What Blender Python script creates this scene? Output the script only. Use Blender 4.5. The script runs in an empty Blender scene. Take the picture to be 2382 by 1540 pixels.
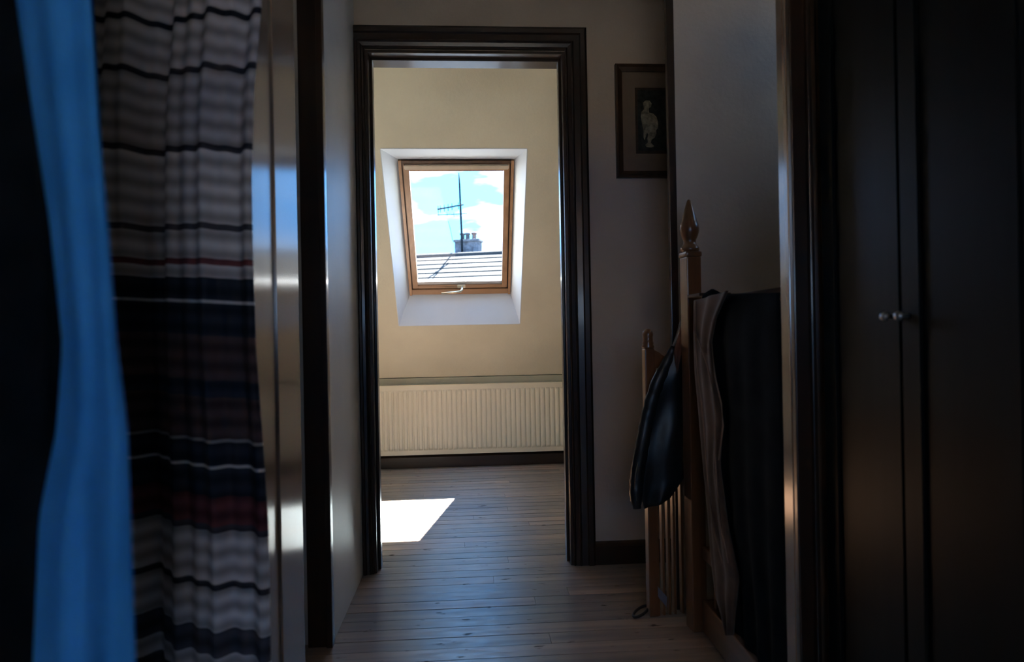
import bpy, bmesh, math, random
from mathutils import Vector, Matrix
random.seed(7)
PI = math.pi
scene = bpy.context.scene
COL = scene.collection

# ------------------------------------------------------------------ camera
FPX, CAMZ = 1500.0, 0.927                      # focal length in pixels of the 2382 px frame, eye height
YAW = math.atan((1191 - 1095) / FPX)
ROLL = math.radians(1.05)
FW = Vector((math.sin(YAW), math.cos(YAW), 0))
R0 = Vector((math.cos(YAW), -math.sin(YAW), 0))
U0 = Vector((0, 0, 1))
CR = math.cos(ROLL) * R0 - math.sin(ROLL) * U0
CU = math.sin(ROLL) * R0 + math.cos(ROLL) * U0
CP = Vector((0, 0, CAMZ))
cam_d = bpy.data.cameras.new('camera')
cam = bpy.data.objects.new('camera', cam_d)
COL.objects.link(cam)
cam.matrix_world = Matrix(((CR.x, CU.x, -FW.x, 0), (CR.y, CU.y, -FW.y, 0), (CR.z, CU.z, -FW.z, CAMZ), (0, 0, 0, 1)))
cam_d.sensor_width = 36
cam_d.lens = 36 * FPX / 2382
cam_d.clip_start = 0.05
cam_d.clip_end = 300
cam_d.dof.use_dof = True
cam_d.dof.focus_distance = 3.2
cam_d.dof.aperture_fstop = 3.4
scene.camera = cam

# ------------------------------------------------------------------ view, sky, sun
vs = scene.view_settings
vs.view_transform = 'Standard'
vs.look = 'None'
vs.gamma = 1
vs.use_curve_mapping = False
vs.exposure = 0.3

SKY_STRENGTH = 1.35
SUN_STRENGTH = 112.0
SUN_DIR = Vector((-0.245, -0.44, -1.0))         # the way the sunlight travels

world = bpy.data.worlds.new('sky')
scene.world = world
world.use_nodes = True
wn, wl = world.node_tree.nodes, world.node_tree.links
wn.clear()
w_out = wn.new('ShaderNodeOutputWorld')
w_bg = wn.new('ShaderNodeBackground')
w_bg.inputs['Strength'].default_value = SKY_STRENGTH
w_tc = wn.new('ShaderNodeTexCoord')
w_map = wn.new('ShaderNodeMapping')
w_map.inputs['Scale'].default_value = (5.0, 5.0, 17.0)
w_map.inputs['Location'].default_value = (3.1, 0.4, 1.35)
w_noise = wn.new('ShaderNodeTexNoise')
w_noise.inputs['Scale'].default_value = 1.0
w_noise.inputs['Detail'].default_value = 5.0
w_noise.inputs['Roughness'].default_value = 0.5
w_ramp = wn.new('ShaderNodeValToRGB')
w_ramp.color_ramp.elements[0].position = 0.45
w_ramp.color_ramp.elements[0].color = (0.42, 1.75, 4.20, 1)
w_ramp.color_ramp.elements[1].position = 0.59
w_ramp.color_ramp.elements[1].color = (3.00, 3.70, 4.80, 1)
wl.new(w_tc.outputs['Generated'], w_map.inputs['Vector'])
wl.new(w_map.outputs['Vector'], w_noise.inputs['Vector'])
wl.new(w_noise.outputs['Fac'], w_ramp.inputs['Fac'])
wl.new(w_ramp.outputs['Color'], w_bg.inputs['Color'])
wl.new(w_bg.outputs['Background'], w_out.inputs['Surface'])

sun_d = bpy.data.lights.new('sun', 'SUN')
sun_d.energy = SUN_STRENGTH
sun_d.angle = math.radians(0.53)
sun_d.color = (1.0, 0.96, 0.92)
sun = bpy.data.objects.new('sun', sun_d)
COL.objects.link(sun)
sun.rotation_euler = SUN_DIR.to_track_quat('-Z', 'Y').to_euler()
sun.location = (2, 8, 12)

# ------------------------------------------------------------------ helpers
def ray(x, y):
    return FW + CR * ((x - 1191) / FPX) - CU * ((y - 770) / FPX)

def on_y(x, y, Y):
    d = ray(x, y)
    return CP + d * (Y / d.y)

def on_x(x, y, X):
    d = ray(x, y)
    return CP + d * (X / d.x)

def on_z(x, y, Z=0.0):
    d = ray(x, y)
    return CP + d * ((Z - CAMZ) / d.z)

def link(name, bm, mat, parent=None, smooth=False):
    me = bpy.data.meshes.new(name)
    bmesh.ops.recalc_face_normals(bm, faces=bm.faces)
    bm.to_mesh(me)
    bm.free()
    if smooth:
        for p in me.polygons:
            p.use_smooth = True
    me.materials.append(mat)
    o = bpy.data.objects.new(name, me)
    COL.objects.link(o)
    if parent is not None:
        o.parent = parent
    return o

def empty(name, loc=(0, 0, 0)):
    o = bpy.data.objects.new(name, None)
    o.empty_display_size = 0.1
    o.location = loc
    COL.objects.link(o)
    return o

def tag(o, label, cat, group=None):
    o['label'] = label
    o['category'] = cat
    if group:
        o['group'] = group
    return o

def struct(o, label=None, cat=None):
    o['kind'] = 'structure'
    if label:
        o['label'] = label
    if cat:
        o['category'] = cat
    return o

def box(bm, x0, x1, y0, y1, z0, z1, bevel=0.0):
    v = [bm.verts.new(p) for p in ((x0, y0, z0), (x1, y0, z0), (x1, y1, z0), (x0, y1, z0),
                                   (x0, y0, z1), (x1, y0, z1), (x1, y1, z1), (x0, y1, z1))]
    fs = [bm.faces.new([v[i] for i in q]) for q in ((0, 3, 2, 1), (4, 5, 6, 7), (0, 1, 5, 4), (1, 2, 6, 5), (2, 3, 7, 6), (3, 0, 4, 7))]
    if bevel > 0:
        es = set()
        for f in fs:
            es.update(f.edges)
        bmesh.ops.bevel(bm, geom=list(es), offset=bevel, segments=2, affect='EDGES', profile=0.6)
    return v

def boxes(*bs, bevel=0.0):
    bm = bmesh.new()
    for b in bs:
        box(bm, *b, bevel=bevel)
    return bm

def prism(bm, pts, direction):
    """closed polygon pts (list of Vector) pushed along direction"""
    d = Vector(direction)
    a = [bm.verts.new(p) for p in pts]
    b = [bm.verts.new(Vector(p) + d) for p in pts]
    n = len(pts)
    bm.faces.new(a)
    bm.faces.new(list(reversed(b)))
    for i in range(n):
        j = (i + 1) % n
        bm.faces.new((a[i], b[i], b[j], a[j]))

def tube(bm, path, radii, seg=10, flat=1.0, up=Vector((0, 0, 1)), closed=False):
    path = [Vector(p) for p in path]
    n = len(path)
    if not isinstance(radii, (list, tuple)):
        radii = [radii] * n
    rings = []
    for i, p in enumerate(path):
        if closed:
            t = path[(i + 1) % n] - path[i - 1]
        else:
            t = path[min(i + 1, n - 1)] - path[max(i - 1, 0)]
        t.normalize()
        ref = up if abs(t.dot(up)) < 0.95 else Vector((0, 1, 0))
        a = t.cross(ref).normalized()
        b = a.cross(t).normalized()
        rings.append([bm.verts.new(p + a * (math.cos(k * 2 * PI / seg) * radii[i]) + b * (math.sin(k * 2 * PI / seg) * radii[i] * flat)) for k in range(seg)])
    m = n if closed else n - 1
    for i in range(m):
        A, B = rings[i], rings[(i + 1) % n]
        for k in range(seg):
            l = (k + 1) % seg
            bm.faces.new((A[k], A[l], B[l], B[k]))
    if not closed:
        bm.faces.new(list(reversed(rings[0])))
        bm.faces.new(rings[-1])

def lathe(bm, cx, cy, prof, seg=20):
    rings = []
    for r, z in prof:
        rings.append([bm.verts.new((cx + r * math.cos(k * 2 * PI / seg), cy + r * math.sin(k * 2 * PI / seg), z)) for k in range(seg)])
    for A, B in zip(rings, rings[1:]):
        for k in range(seg):
            l = (k + 1) % seg
            bm.faces.new((A[k], A[l], B[l], B[k]))
    bm.faces.new(list(reversed(rings[0])))
    bm.faces.new(rings[-1])

def lerp_line(pts, t):
    """point at fraction t of a polyline (by its own length)"""
    L = [0]
    for a, b in zip(pts, pts[1:]):
        L.append(L[-1] + (b - a).length)
    d = t * L[-1]
    for i in range(len(pts) - 1):
        if d <= L[i + 1] or i == len(pts) - 2:
            k = (d - L[i]) / max(1e-9, L[i + 1] - L[i])
            return pts[i].lerp(pts[i + 1], k)

def cloth(bm, left, right, normal, thick, folds, nu=24, nv=40, edge=0.25, seed=0):
    """closed soft panel between two edge polylines; folds(u, v) shifts it along normal"""
    nrm = Vector(normal).normalized()
    F, B = [], []
    for j in range(nv + 1):
        v = j / nv
        a, b = lerp_line(left, v), lerp_line(right, v)
        rf, rb = [], []
        for i in range(nu + 1):
            u = i / nu
            p = a.lerp(b, u)
            s = folds(u, v)
            puff = thick * (edge + (1 - edge) * math.sqrt(max(0, math.sin(PI * u))) * min(1, 6 * (1 - v) + 0.5) * min(1, 6 * v + 0.5))
            rf.append(bm.verts.new(p + nrm * (s + puff / 2)))
            rb.append(bm.verts.new(p + nrm * (s - puff / 2)))
        F.append(rf)
        B.append(rb)
    for j in range(nv):
        for i in range(nu):
            bm.faces.new((F[j][i], F[j][i + 1], F[j + 1][i + 1], F[j + 1][i]))
            bm.faces.new((B[j][i], B[j + 1][i], B[j + 1][i + 1], B[j][i + 1]))
        bm.faces.new((F[j][0], F[j + 1][0], B[j + 1][0], B[j][0]))
        bm.faces.new((F[j][nu], B[j][nu], B[j + 1][nu], F[j + 1][nu]))
    for i in range(nu):
        bm.faces.new((F[0][i], B[0][i], B[0][i + 1], F[0][i + 1]))
        bm.faces.new((F[nv][i], F[nv][i + 1], B[nv][i + 1], B[nv][i]))

# ------------------------------------------------------------------ materials
def new_mat(name):
    m = bpy.data.materials.new(name)
    m.use_nodes = True
    n, l = m.node_tree.nodes, m.node_tree.links
    return m, n, l, n['Principled BSDF']

def set_spec(b, rough, spec=0.5, coat=0.0, coat_rough=0.1, ior=1.5):
    b.inputs['Roughness'].default_value = rough
    b.inputs['Specular IOR Level'].default_value = spec
    b.inputs['IOR'].default_value = ior
    b.inputs['Coat Weight'].default_value = coat
    b.inputs['Coat Roughness'].default_value = coat_rough

def noise_mix(n, l, vec, scale, c1, c2, lo=0.35, hi=0.65, detail=4.0):
    tx = n.new('ShaderNodeTexNoise')
    tx.inputs['Scale'].default_value = scale
    tx.inputs['Detail'].default_value = detail
    if vec is not None:
        l.new(vec, tx.inputs['Vector'])
    rp = n.new('ShaderNodeValToRGB')
    rp.color_ramp.elements[0].position = lo
    rp.color_ramp.elements[1].position = hi
    rp.color_ramp.elements[0].color = (*c1, 1)
    rp.color_ramp.elements[1].color = (*c2, 1)
    l.new(tx.outputs['Fac'], rp.inputs['Fac'])
    return rp.outputs['Color'], tx.outputs['Fac']

def add_bump(n, l, b, height, strength, dist):
    bp = n.new('ShaderNodeBump')
    bp.inputs['Strength'].default_value = strength
    bp.inputs['Distance'].default_value = dist
    l.new(height, bp.inputs['Height'])
    l.new(bp.outputs['Normal'], b.inputs['Normal'])
    return bp

def plaster(name, c1, c2, scale=3.0, rough=0.7, bump=0.25, spec=0.3):
    m, n, l, b = new_mat(name)
    tc = n.new('ShaderNodeTexCoord')
    col, _ = noise_mix(n, l, tc.outputs['Object'], scale, c1, c2)
    l.new(col, b.inputs['Base Color'])
    fine = n.new('ShaderNodeTexNoise')
    fine.inputs['Scale'].default_value = 70
    fine.inputs['Detail'].default_value = 3
    l.new(tc.outputs['Object'], fine.inputs['Vector'])
    add_bump(n, l, b, fine.outputs['Fac'], bump, 0.004)
    set_spec(b, rough, spec)
    return m

def wood(name, c1, c2, axis=2, rough=0.3, spec=0.5, coat=0.0, grain=26.0, stretch=0.05, bump=0.12, per_object=False, ior=1.5, coat_rough=0.1):
    m, n, l, b = new_mat(name)
    tc = n.new('ShaderNodeTexCoord')
    mp = n.new('ShaderNodeMapping')
    sc = [1.0, 1.0, 1.0]
    sc[axis] = stretch
    mp.inputs['Scale'].default_value = sc
    l.new(tc.outputs['Object'], mp.inputs['Vector'])
    vec = mp.outputs['Vector']
    if per_object:
        oi = n.new('ShaderNodeObjectInfo')
        vm = n.new('ShaderNodeVectorMath')
        vm.operation = 'ADD'
        cmb = n.new('ShaderNodeCombineXYZ')
        ml = n.new('ShaderNodeMath')
        ml.operation = 'MULTIPLY'
        ml.inputs[1].default_value = 37.0
        l.new(oi.outputs['Random'], ml.inputs[0])
        for k in 'XYZ':
            l.new(ml.outputs[0], cmb.inputs[k])
        l.new(vec, vm.inputs[0])
        l.new(cmb.outputs[0], vm.inputs[1])
        vec = vm.outputs[0]
    col, fac = noise_mix(n, l, vec, grain, c1, c2, 0.3, 0.7, 6.0)
    if per_object:
        hs = n.new('ShaderNodeHueSaturation')
        mr = n.new('ShaderNodeMapRange')
        mr.inputs['To Min'].default_value = 0.7
        mr.inputs['To Max'].default_value = 1.3
        l.new(oi.outputs['Random'], mr.inputs['Value'])
        l.new(mr.outputs[0], hs.inputs['Value'])
        l.new(col, hs.inputs['Color'])
        col = hs.outputs['Color']
    l.new(col, b.inputs['Base Color'])
    add_bump(n, l, b, fac, bump, 0.002)
    set_spec(b, rough, spec, coat, coat_rough, ior)
    return m

def plain(name, c, rough=0.5, spec=0.5, metal=0.0, var=0.12, scale=20.0):
    m, n, l, b = new_mat(name)
    tc = n.new('ShaderNodeTexCoord')
    c2 = tuple(min(1, k * (1 + var)) for k in c)
    c1 = tuple(k * (1 - var) for k in c)
    col, _ = noise_mix(n, l, tc.outputs['Object'], scale, c1, c2)
    l.new(col, b.inputs['Base Color'])
    b.inputs['Metallic'].default_value = metal
    set_spec(b, rough, spec)
    return m

def fabric(name, c1, c2, rough=0.85, spec=0.2, weave=260.0, sheen=0.0, translucent=0.0, tcol=None):
    m, n, l, b = new_mat(name)
    tc = n.new('ShaderNodeTexCoord')
    col, fac = noise_mix(n, l, tc.outputs['Object'], 14, c1, c2)
    l.new(col, b.inputs['Base Color'])
    wv = n.new('ShaderNodeTexNoise')
    wv.inputs['Scale'].default_value = weave
    l.new(tc.outputs['Object'], wv.inputs['Vector'])
    add_bump(n, l, b, wv.outputs['Fac'], 0.15, 0.002)
    set_spec(b, rough, spec)
    b.inputs['Sheen Weight'].default_value = sheen
    if translucent > 0:
        tr = n.new('ShaderNodeBsdfTranslucent')
        tr.inputs['Color'].default_value = (*(tcol or c2), 1)
        mx = n.new('ShaderNodeMixShader')
        mx.inputs[0].default_value = translucent
        out = n['Material Output']
        l.new(b.outputs[0], mx.inputs[1])
        l.new(tr.outputs[0], mx.inputs[2])
        l.new(mx.outputs[0], out.inputs['Surface'])
    return m

M = {}
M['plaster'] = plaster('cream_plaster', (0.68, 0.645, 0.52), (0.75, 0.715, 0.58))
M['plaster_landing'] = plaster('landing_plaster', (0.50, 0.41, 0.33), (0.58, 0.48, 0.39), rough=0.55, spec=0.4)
M['reveal'] = plaster('white_paint', (0.64, 0.70, 0.77), (0.68, 0.74, 0.81), rough=0.5, bump=0.06)
M['ceiling'] = plaster('ceiling_paint', (0.78, 0.75, 0.68), (0.84, 0.81, 0.74), bump=0.1)
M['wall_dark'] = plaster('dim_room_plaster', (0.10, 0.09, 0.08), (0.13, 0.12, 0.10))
M['casing'] = wood('dark_varnished_wood', (0.015, 0.0065, 0.0038), (0.036, 0.0155, 0.008), axis=2, rough=0.32, coat=0.25)
M['casing_x'] = wood('dark_varnished_wood_head', (0.015, 0.0065, 0.0038), (0.036, 0.0155, 0.008), axis=0, rough=0.32, coat=0.25)
M['floor'] = wood('worn_floor_boards', (0.17, 0.085, 0.046), (0.38, 0.215, 0.128), axis=0, rough=0.30, spec=0.6, coat=0.9, coat_rough=0.27, grain=30, stretch=0.06, bump=0.28, per_object=True)
M['subfloor'] = plain('dark_subfloor', (0.010, 0.007, 0.005), 0.9, 0.1)
M['leaf'] = wood('glossy_varnished_door', (0.13, 0.075, 0.045), (0.22, 0.13, 0.08), axis=2, rough=0.16, coat=1.0, grain=40, stretch=0.015, bump=0.10, coat_rough=0.12, ior=1.6)
M['pine'] = wood('warm_pine', (0.34, 0.18, 0.09), (0.50, 0.29, 0.155), axis=2, rough=0.35, coat=0.2, grain=22)
M['pine_x'] = wood('warm_pine_rail', (0.34, 0.18, 0.09), (0.50, 0.29, 0.155), axis=0, rough=0.35, coat=0.2, grain=22)
M['vent'] = plain('pale_vent_bar', (0.62, 0.52, 0.40), 0.4, 0.4, var=0.05)
M['pine_dark'] = wood('dark_gasket_wood', (0.05, 0.025, 0.012), (0.10, 0.05, 0.025), axis=2, rough=0.5)  # dark wood tone for the window gaskets and frame head
M['newel'] = wood('orange_varnished_newel', (0.12, 0.050, 0.020), (0.20, 0.085, 0.035), axis=2, rough=0.28, coat=0.3, coat_rough=0.2)
M['newel_y'] = wood('orange_varnished_rail', (0.10, 0.042, 0.018), (0.17, 0.07, 0.03), axis=1, rough=0.32)
M['radiator'] = plain('cream_enamel', (0.82, 0.76, 0.62), 0.32, 0.5, var=0.02, scale=4)
M['brass'] = plain('brushed_handle_metal', (0.75, 0.66, 0.48), 0.3, 0.5, metal=0.8, var=0.05)
M['grey_metal'] = plain('grey_flashing', (0.42, 0.43, 0.44), 0.45, 0.5, metal=0.3, var=0.05)
M['picture_frame'] = wood('brown_picture_frame', (0.035, 0.018, 0.010), (0.08, 0.04, 0.02), axis=2, rough=0.4)
M['mat_board'] = plain('tan_mount_board', (0.20, 0.15, 0.11), 0.8, 0.2, var=0.06)
M['print'] = plain('dark_print_paper', (0.025, 0.030, 0.028), 0.7, 0.2, var=0.4, scale=60)
M['print_light'] = plain('pale_print_ink', (0.26, 0.24, 0.18), 0.8, 0.2, var=0.45, scale=70)
M['print_border'] = plain('brown_print_border', (0.055, 0.038, 0.027), 0.8, 0.2, var=0.2, scale=60)
M['jacket'] = fabric('black_glossy_shell', (0.006, 0.008, 0.010), (0.012, 0.014, 0.017), rough=0.38, spec=0.5, weave=90)
M['zip'] = plain('dull_zip_metal', (0.16, 0.15, 0.14), 0.4, 0.5, metal=0.6)
M['lining'] = fabric('russet_lining', (0.16, 0.07, 0.045), (0.24, 0.11, 0.07))
M['brown_cloth'] = fabric('brown_wool', (0.055, 0.032, 0.022), (0.095, 0.055, 0.037), sheen=0.15)
M['brown_edge'] = fabric('light_brown_binding', (0.20, 0.125, 0.09), (0.26, 0.165, 0.12))
M['navy_cloth'] = fabric('blue_black_wool', (0.006, 0.008, 0.010), (0.010, 0.013, 0.016), spec=0.03)
M['blue_cloth'] = fabric('soft_blue_cotton', (0.06, 0.38, 0.80), (0.09, 0.48, 0.95), translucent=0.3, tcol=(0.10, 0.40, 0.85))
M['blind'] = fabric('cream_blind_fabric', (0.5, 0.45, 0.38), (0.55, 0.5, 0.42), translucent=0.6, tcol=(0.92, 0.68, 0.46))
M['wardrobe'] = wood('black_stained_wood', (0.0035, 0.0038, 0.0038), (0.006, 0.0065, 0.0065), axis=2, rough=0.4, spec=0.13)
M['black_strap'] = plain('black_webbing', (0.010, 0.010, 0.011), 0.5, 0.4)
M['card'] = plain('grey_card_paper', (0.16, 0.16, 0.19), 0.5, 0.3, var=0.1)
M['steel'] = plain('dull_steel', (0.35, 0.35, 0.36), 0.35, 0.5, metal=0.9)
M['slate'] = plain('pale_grey_slate', (0.020, 0.024, 0.027), 0.8, 0.2, var=0.15, scale=6)
M['ridge'] = plain('blue_grey_ridge', (0.012, 0.016, 0.020), 0.8, 0.2)
M['stack'] = plain('weathered_chimney_brick', (0.07, 0.08, 0.095), 0.9, 0.1, var=0.35, scale=9)
M['pot'] = plain('grey_terracotta', (0.05, 0.055, 0.065), 0.8, 0.1, var=0.2, scale=8)
M['pot_pink'] = plain('pink_terracotta', (0.09, 0.065, 0.06), 0.8, 0.1, var=0.2, scale=8)
M['aerial'] = plain('dark_aerial_metal', (0.008, 0.012, 0.016), 0.9, 0.03)
M['render_wall'] = plaster('house_render', (0.5, 0.48, 0.45), (0.6, 0.57, 0.53))
M['ground'] = plaster('street_ground', (0.16, 0.16, 0.15), (0.22, 0.22, 0.21), scale=1.0)

lm = M['leaf'].node_tree
lb = lm.nodes['Principled BSDF']
lt = lm.nodes.new('ShaderNodeTangent')
lt.direction_type = 'RADIAL'
lt.axis = 'Z'
lm.links.new(lt.outputs[0], lb.inputs['Tangent'])
lb.inputs['Anisotropic'].default_value = 0.9
lb.inputs['Coat Weight'].default_value = 0.0
lb.inputs['Roughness'].default_value = 0.27
lb.inputs['Specular IOR Level'].default_value = 1.0
lb.inputs['IOR'].default_value = 1.7

fl = M['floor'].node_tree
fb = fl.nodes['Principled BSDF']
fb.inputs['Coat Weight'].default_value = 0.0
fb.inputs['IOR'].default_value = 2.9
f_tg = fl.nodes.new('ShaderNodeTangent')
f_tg.direction_type = 'RADIAL'
f_tg.axis = 'X'
fl.links.new(f_tg.outputs[0], fb.inputs['Tangent'])
fb.inputs['Anisotropic'].default_value = 0.85
fb.inputs['Specular IOR Level'].default_value = 0.5
fb.inputs['Specular Tint'].default_value = (0.66, 0.90, 1.0, 1)  # cool sky sheen put into the boards' reflection colour
f_tc = fl.nodes.new('ShaderNodeTexCoord')
f_oi = fl.nodes.new('ShaderNodeObjectInfo')
f_ad = fl.nodes.new('ShaderNodeVectorMath')
f_ad.operation = 'ADD'
fl.links.new(f_tc.outputs['Object'], f_ad.inputs[0])
fl.links.new(f_oi.outputs['Location'], f_ad.inputs[1])
f_m2 = fl.nodes.new('ShaderNodeMapping')
f_m2.inputs['Scale'].default_value = (0.35, 1, 1)
f_n2 = fl.nodes.new('ShaderNodeTexNoise')
f_n2.inputs['Scale'].default_value = 38
f_n2.inputs['Detail'].default_value = 3
f_r2 = fl.nodes.new('ShaderNodeValToRGB')
f_r2.color_ramp.elements[0].position = 0.66
f_r2.color_ramp.elements[0].color = (1, 1, 1, 1)
f_r2.color_ramp.elements[1].position = 0.72
f_r2.color_ramp.elements[1].color = (0.12, 0.10, 0.09, 1)
f_mu = fl.nodes.new('ShaderNodeMix')
f_mu.data_type = 'RGBA'
f_mu.blend_type = 'MULTIPLY'
f_mu.inputs[0].default_value = 1.0
f_sp = fl.nodes.new('ShaderNodeMath')
f_sp.operation = 'MULTIPLY'
f_sp.inputs[1].default_value = 0.5
old = fb.inputs['Base Color'].links[0].from_socket
fl.links.new(f_ad.outputs[0], f_m2.inputs['Vector'])
fl.links.new(f_m2.outputs[0], f_n2.inputs['Vector'])
fl.links.new(f_n2.outputs['Fac'], f_r2.inputs['Fac'])
fl.links.new(old, f_mu.inputs[6])
fl.links.new(f_r2.outputs['Color'], f_mu.inputs[7])
fl.links.new(f_mu.outputs[2], fb.inputs['Base Color'])
fl.links.new(f_r2.outputs['Color'], f_sp.inputs[0])
fl.links.new(f_sp.outputs[0], fb.inputs['Specular IOR Level'])
f_mp = fl.nodes.new('ShaderNodeMapping')
f_mp.inputs['Scale'].default_value = (0.25, 1, 1)
f_no = fl.nodes.new('ShaderNodeTexNoise')
f_no.inputs['Scale'].default_value = 45
f_no.inputs['Detail'].default_value = 6
f_mr = fl.nodes.new('ShaderNodeMapRange')
f_mr.inputs['From Min'].default_value = 0.3
f_mr.inputs['From Max'].default_value = 0.7
f_mr.inputs['To Min'].default_value = 0.36
f_mr.inputs['To Max'].default_value = 0.54
fl.links.new(f_tc.outputs['Object'], f_mp.inputs['Vector'])
fl.links.new(f_mp.outputs[0], f_no.inputs['Vector'])
fl.links.new(f_no.outputs['Fac'], f_mr.inputs['Value'])
fl.links.new(f_mr.outputs[0], fb.inputs['Roughness'])
M['satin_wall'] = plaster('satin_landing_paint', (0.50, 0.48, 0.45), (0.58, 0.555, 0.52), rough=0.48, spec=0.5, bump=0.12)
M['satin_wall'].node_tree.nodes['Principled BSDF'].inputs['IOR'].default_value = 2.5
lb.inputs['IOR'].default_value = 2.1

# window glass: clear, a little mirror on the surface
gm, gn, gl, gb = new_mat('clear_window_glass')
gn.remove(gb)
g_t = gn.new('ShaderNodeBsdfTransparent')
g_t.inputs['Color'].default_value = (0.96, 0.98, 0.98, 1)
g_g = gn.new('ShaderNodeBsdfGlossy')
g_g.inputs['Roughness'].default_value = 0.02
g_m = gn.new('ShaderNodeMixShader')
g_m.inputs[0].default_value = 0.008
gl.new(g_t.outputs[0], g_m.inputs[1])
gl.new(g_g.outputs[0], g_m.inputs[2])
gl.new(g_m.outputs[0], gn['Material Output'].inputs['Surface'])
M['glass'] = gm

# striped woven cloth: bands by height
sm, sn, sl, sb = new_mat('striped_woven_cloth')
s_tc = sn.new('ShaderNodeTexCoord')
s_sep = sn.new('ShaderNodeSeparateXYZ')
s_wob = sn.new('ShaderNodeTexNoise')
s_wob.inputs['Scale'].default_value = 3.0
sl.new(s_tc.outputs['Object'], s_wob.inputs['Vector'])
sl.new(s_tc.outputs['Object'], s_sep.inputs[0])
s_x = sn.new('ShaderNodeMath'); s_x.operation = 'MULTIPLY_ADD'
s_x.inputs[1].default_value = 0.06
sl.new(s_sep.outputs['X'], s_x.inputs[0])
sl.new(s_sep.outputs['Z'], s_x.inputs[2])
s_z = sn.new('ShaderNodeMath'); s_z.operation = 'MULTIPLY_ADD'
s_z.inputs[1].default_value = 0.012
sl.new(s_wob.outputs['Fac'], s_z.inputs[0])
sl.new(s_x.outputs[0], s_z.inputs[2])
s_mr = sn.new('ShaderNodeMapRange')
s_mr.inputs['From Min'].default_value = 0.28
s_mr.inputs['From Max'].default_value = 1.60
sl.new(s_z.outputs[0], s_mr.inputs['Value'])
s_rp = sn.new('ShaderNodeValToRGB')
cr = s_rp.color_ramp
cr.interpolation = 'CONSTANT'
GR, DK, NV, RD, BR, WH = (0.62, 0.61, 0.64), (0.09, 0.09, 0.11), (0.035, 0.045, 0.065), (0.20, 0.07, 0.08), (0.11, 0.075, 0.075), (0.60, 0.60, 0.62)
GL = (0.78, 0.77, 0.80)
bands = [(0.0, DK), (0.06, GR), (0.085, DK), (0.115, GL), (0.165, DK), (0.173, GL), (0.235, DK), (0.245, RD), (0.278, NV), (0.315, WH), (0.319, NV), (0.345, WH), (0.349, BR), (0.40, NV), (0.42, BR),
         (0.474, NV), (0.513, WH), (0.519, NV), (0.546, GL), (0.560, RD), (0.570, GL), (0.605, DK), (0.613, GL), (0.70, DK), (0.709, GR), (0.80, DK), (0.808, GR), (0.865, NV), (0.875, GR), (0.925, NV), (0.955, GR)]
cr.elements[0].position = bands[0][0]
cr.elements[0].color = (*bands[0][1], 1)
cr.elements[1].position = bands[1][0]
cr.elements[1].color = (*bands[1][1], 1)
for p, c in bands[2:]:
    e = cr.elements.new(p)
    e.color = (*c, 1)
sl.new(s_mr.outputs[0], s_rp.inputs['Fac'])
s_wv = sn.new('ShaderNodeMath'); s_wv.operation = 'MULTIPLY'; s_wv.inputs[1].default_value = 210.0
sl.new(s_z.outputs[0], s_wv.inputs[0])
s_sin = sn.new('ShaderNodeMath'); s_sin.operation = 'SINE'
sl.new(s_wv.outputs[0], s_sin.inputs[0])
s_m2 = sn.new('ShaderNodeMapRange')
s_m2.inputs['From Min'].default_value = -1
s_m2.inputs['From Max'].default_value = 1
s_m2.inputs['To Min'].default_value = 0.55
s_m2.inputs['To Max'].default_value = 1.1
sl.new(s_sin.outputs[0], s_m2.inputs['Value'])
s_mul = sn.new('ShaderNodeVectorMath'); s_mul.operation = 'SCALE'
sl.new(s_rp.outputs['Color'], s_mul.inputs[0])
sl.new(s_m2.outputs[0], s_mul.inputs['Scale'])
sl.new(s_mul.outputs[0], sb.inputs['Base Color'])
set_spec(sb, 0.85, 0.2)
s_tr = sn.new('ShaderNodeBsdfTranslucent')
sl.new(s_mul.outputs[0], s_tr.inputs['Color'])
s_mx = sn.new('ShaderNodeMixShader'); s_mx.inputs[0].default_value = 0.25
sl.new(sb.outputs[0], s_mx.inputs[1])
sl.new(s_tr.outputs[0], s_mx.inputs[2])
sl.new(s_mx.outputs[0], sn['Material Output'].inputs['Surface'])
M['striped'] = sm

# ------------------------------------------------------------------ plan of the place (metres)
XL = -0.43            # landing left wall
YD0, YD1 = 2.53, 2.65 # doorway wall, front and back face
DX0, DX1, DZ = -0.39, 0.39, 2.024
YK = 4.47             # knee wall of the attic room
ZK = 0.62             # where the slope starts
AL = math.radians(52)
SA, CA = math.sin(AL), math.cos(AL)
ZC = 2.24             # attic room ceiling
ZL = 2.45             # landing ceiling
ROOMX = 1.9
SMAX = (ZC - ZK) / SA

def sl_pt(x, s, n):
    """point on the roof slope: s metres up the slope, n metres outward"""
    return Vector((x, YK - CA * s + SA * n, ZK + SA * s + CA * n))

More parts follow.
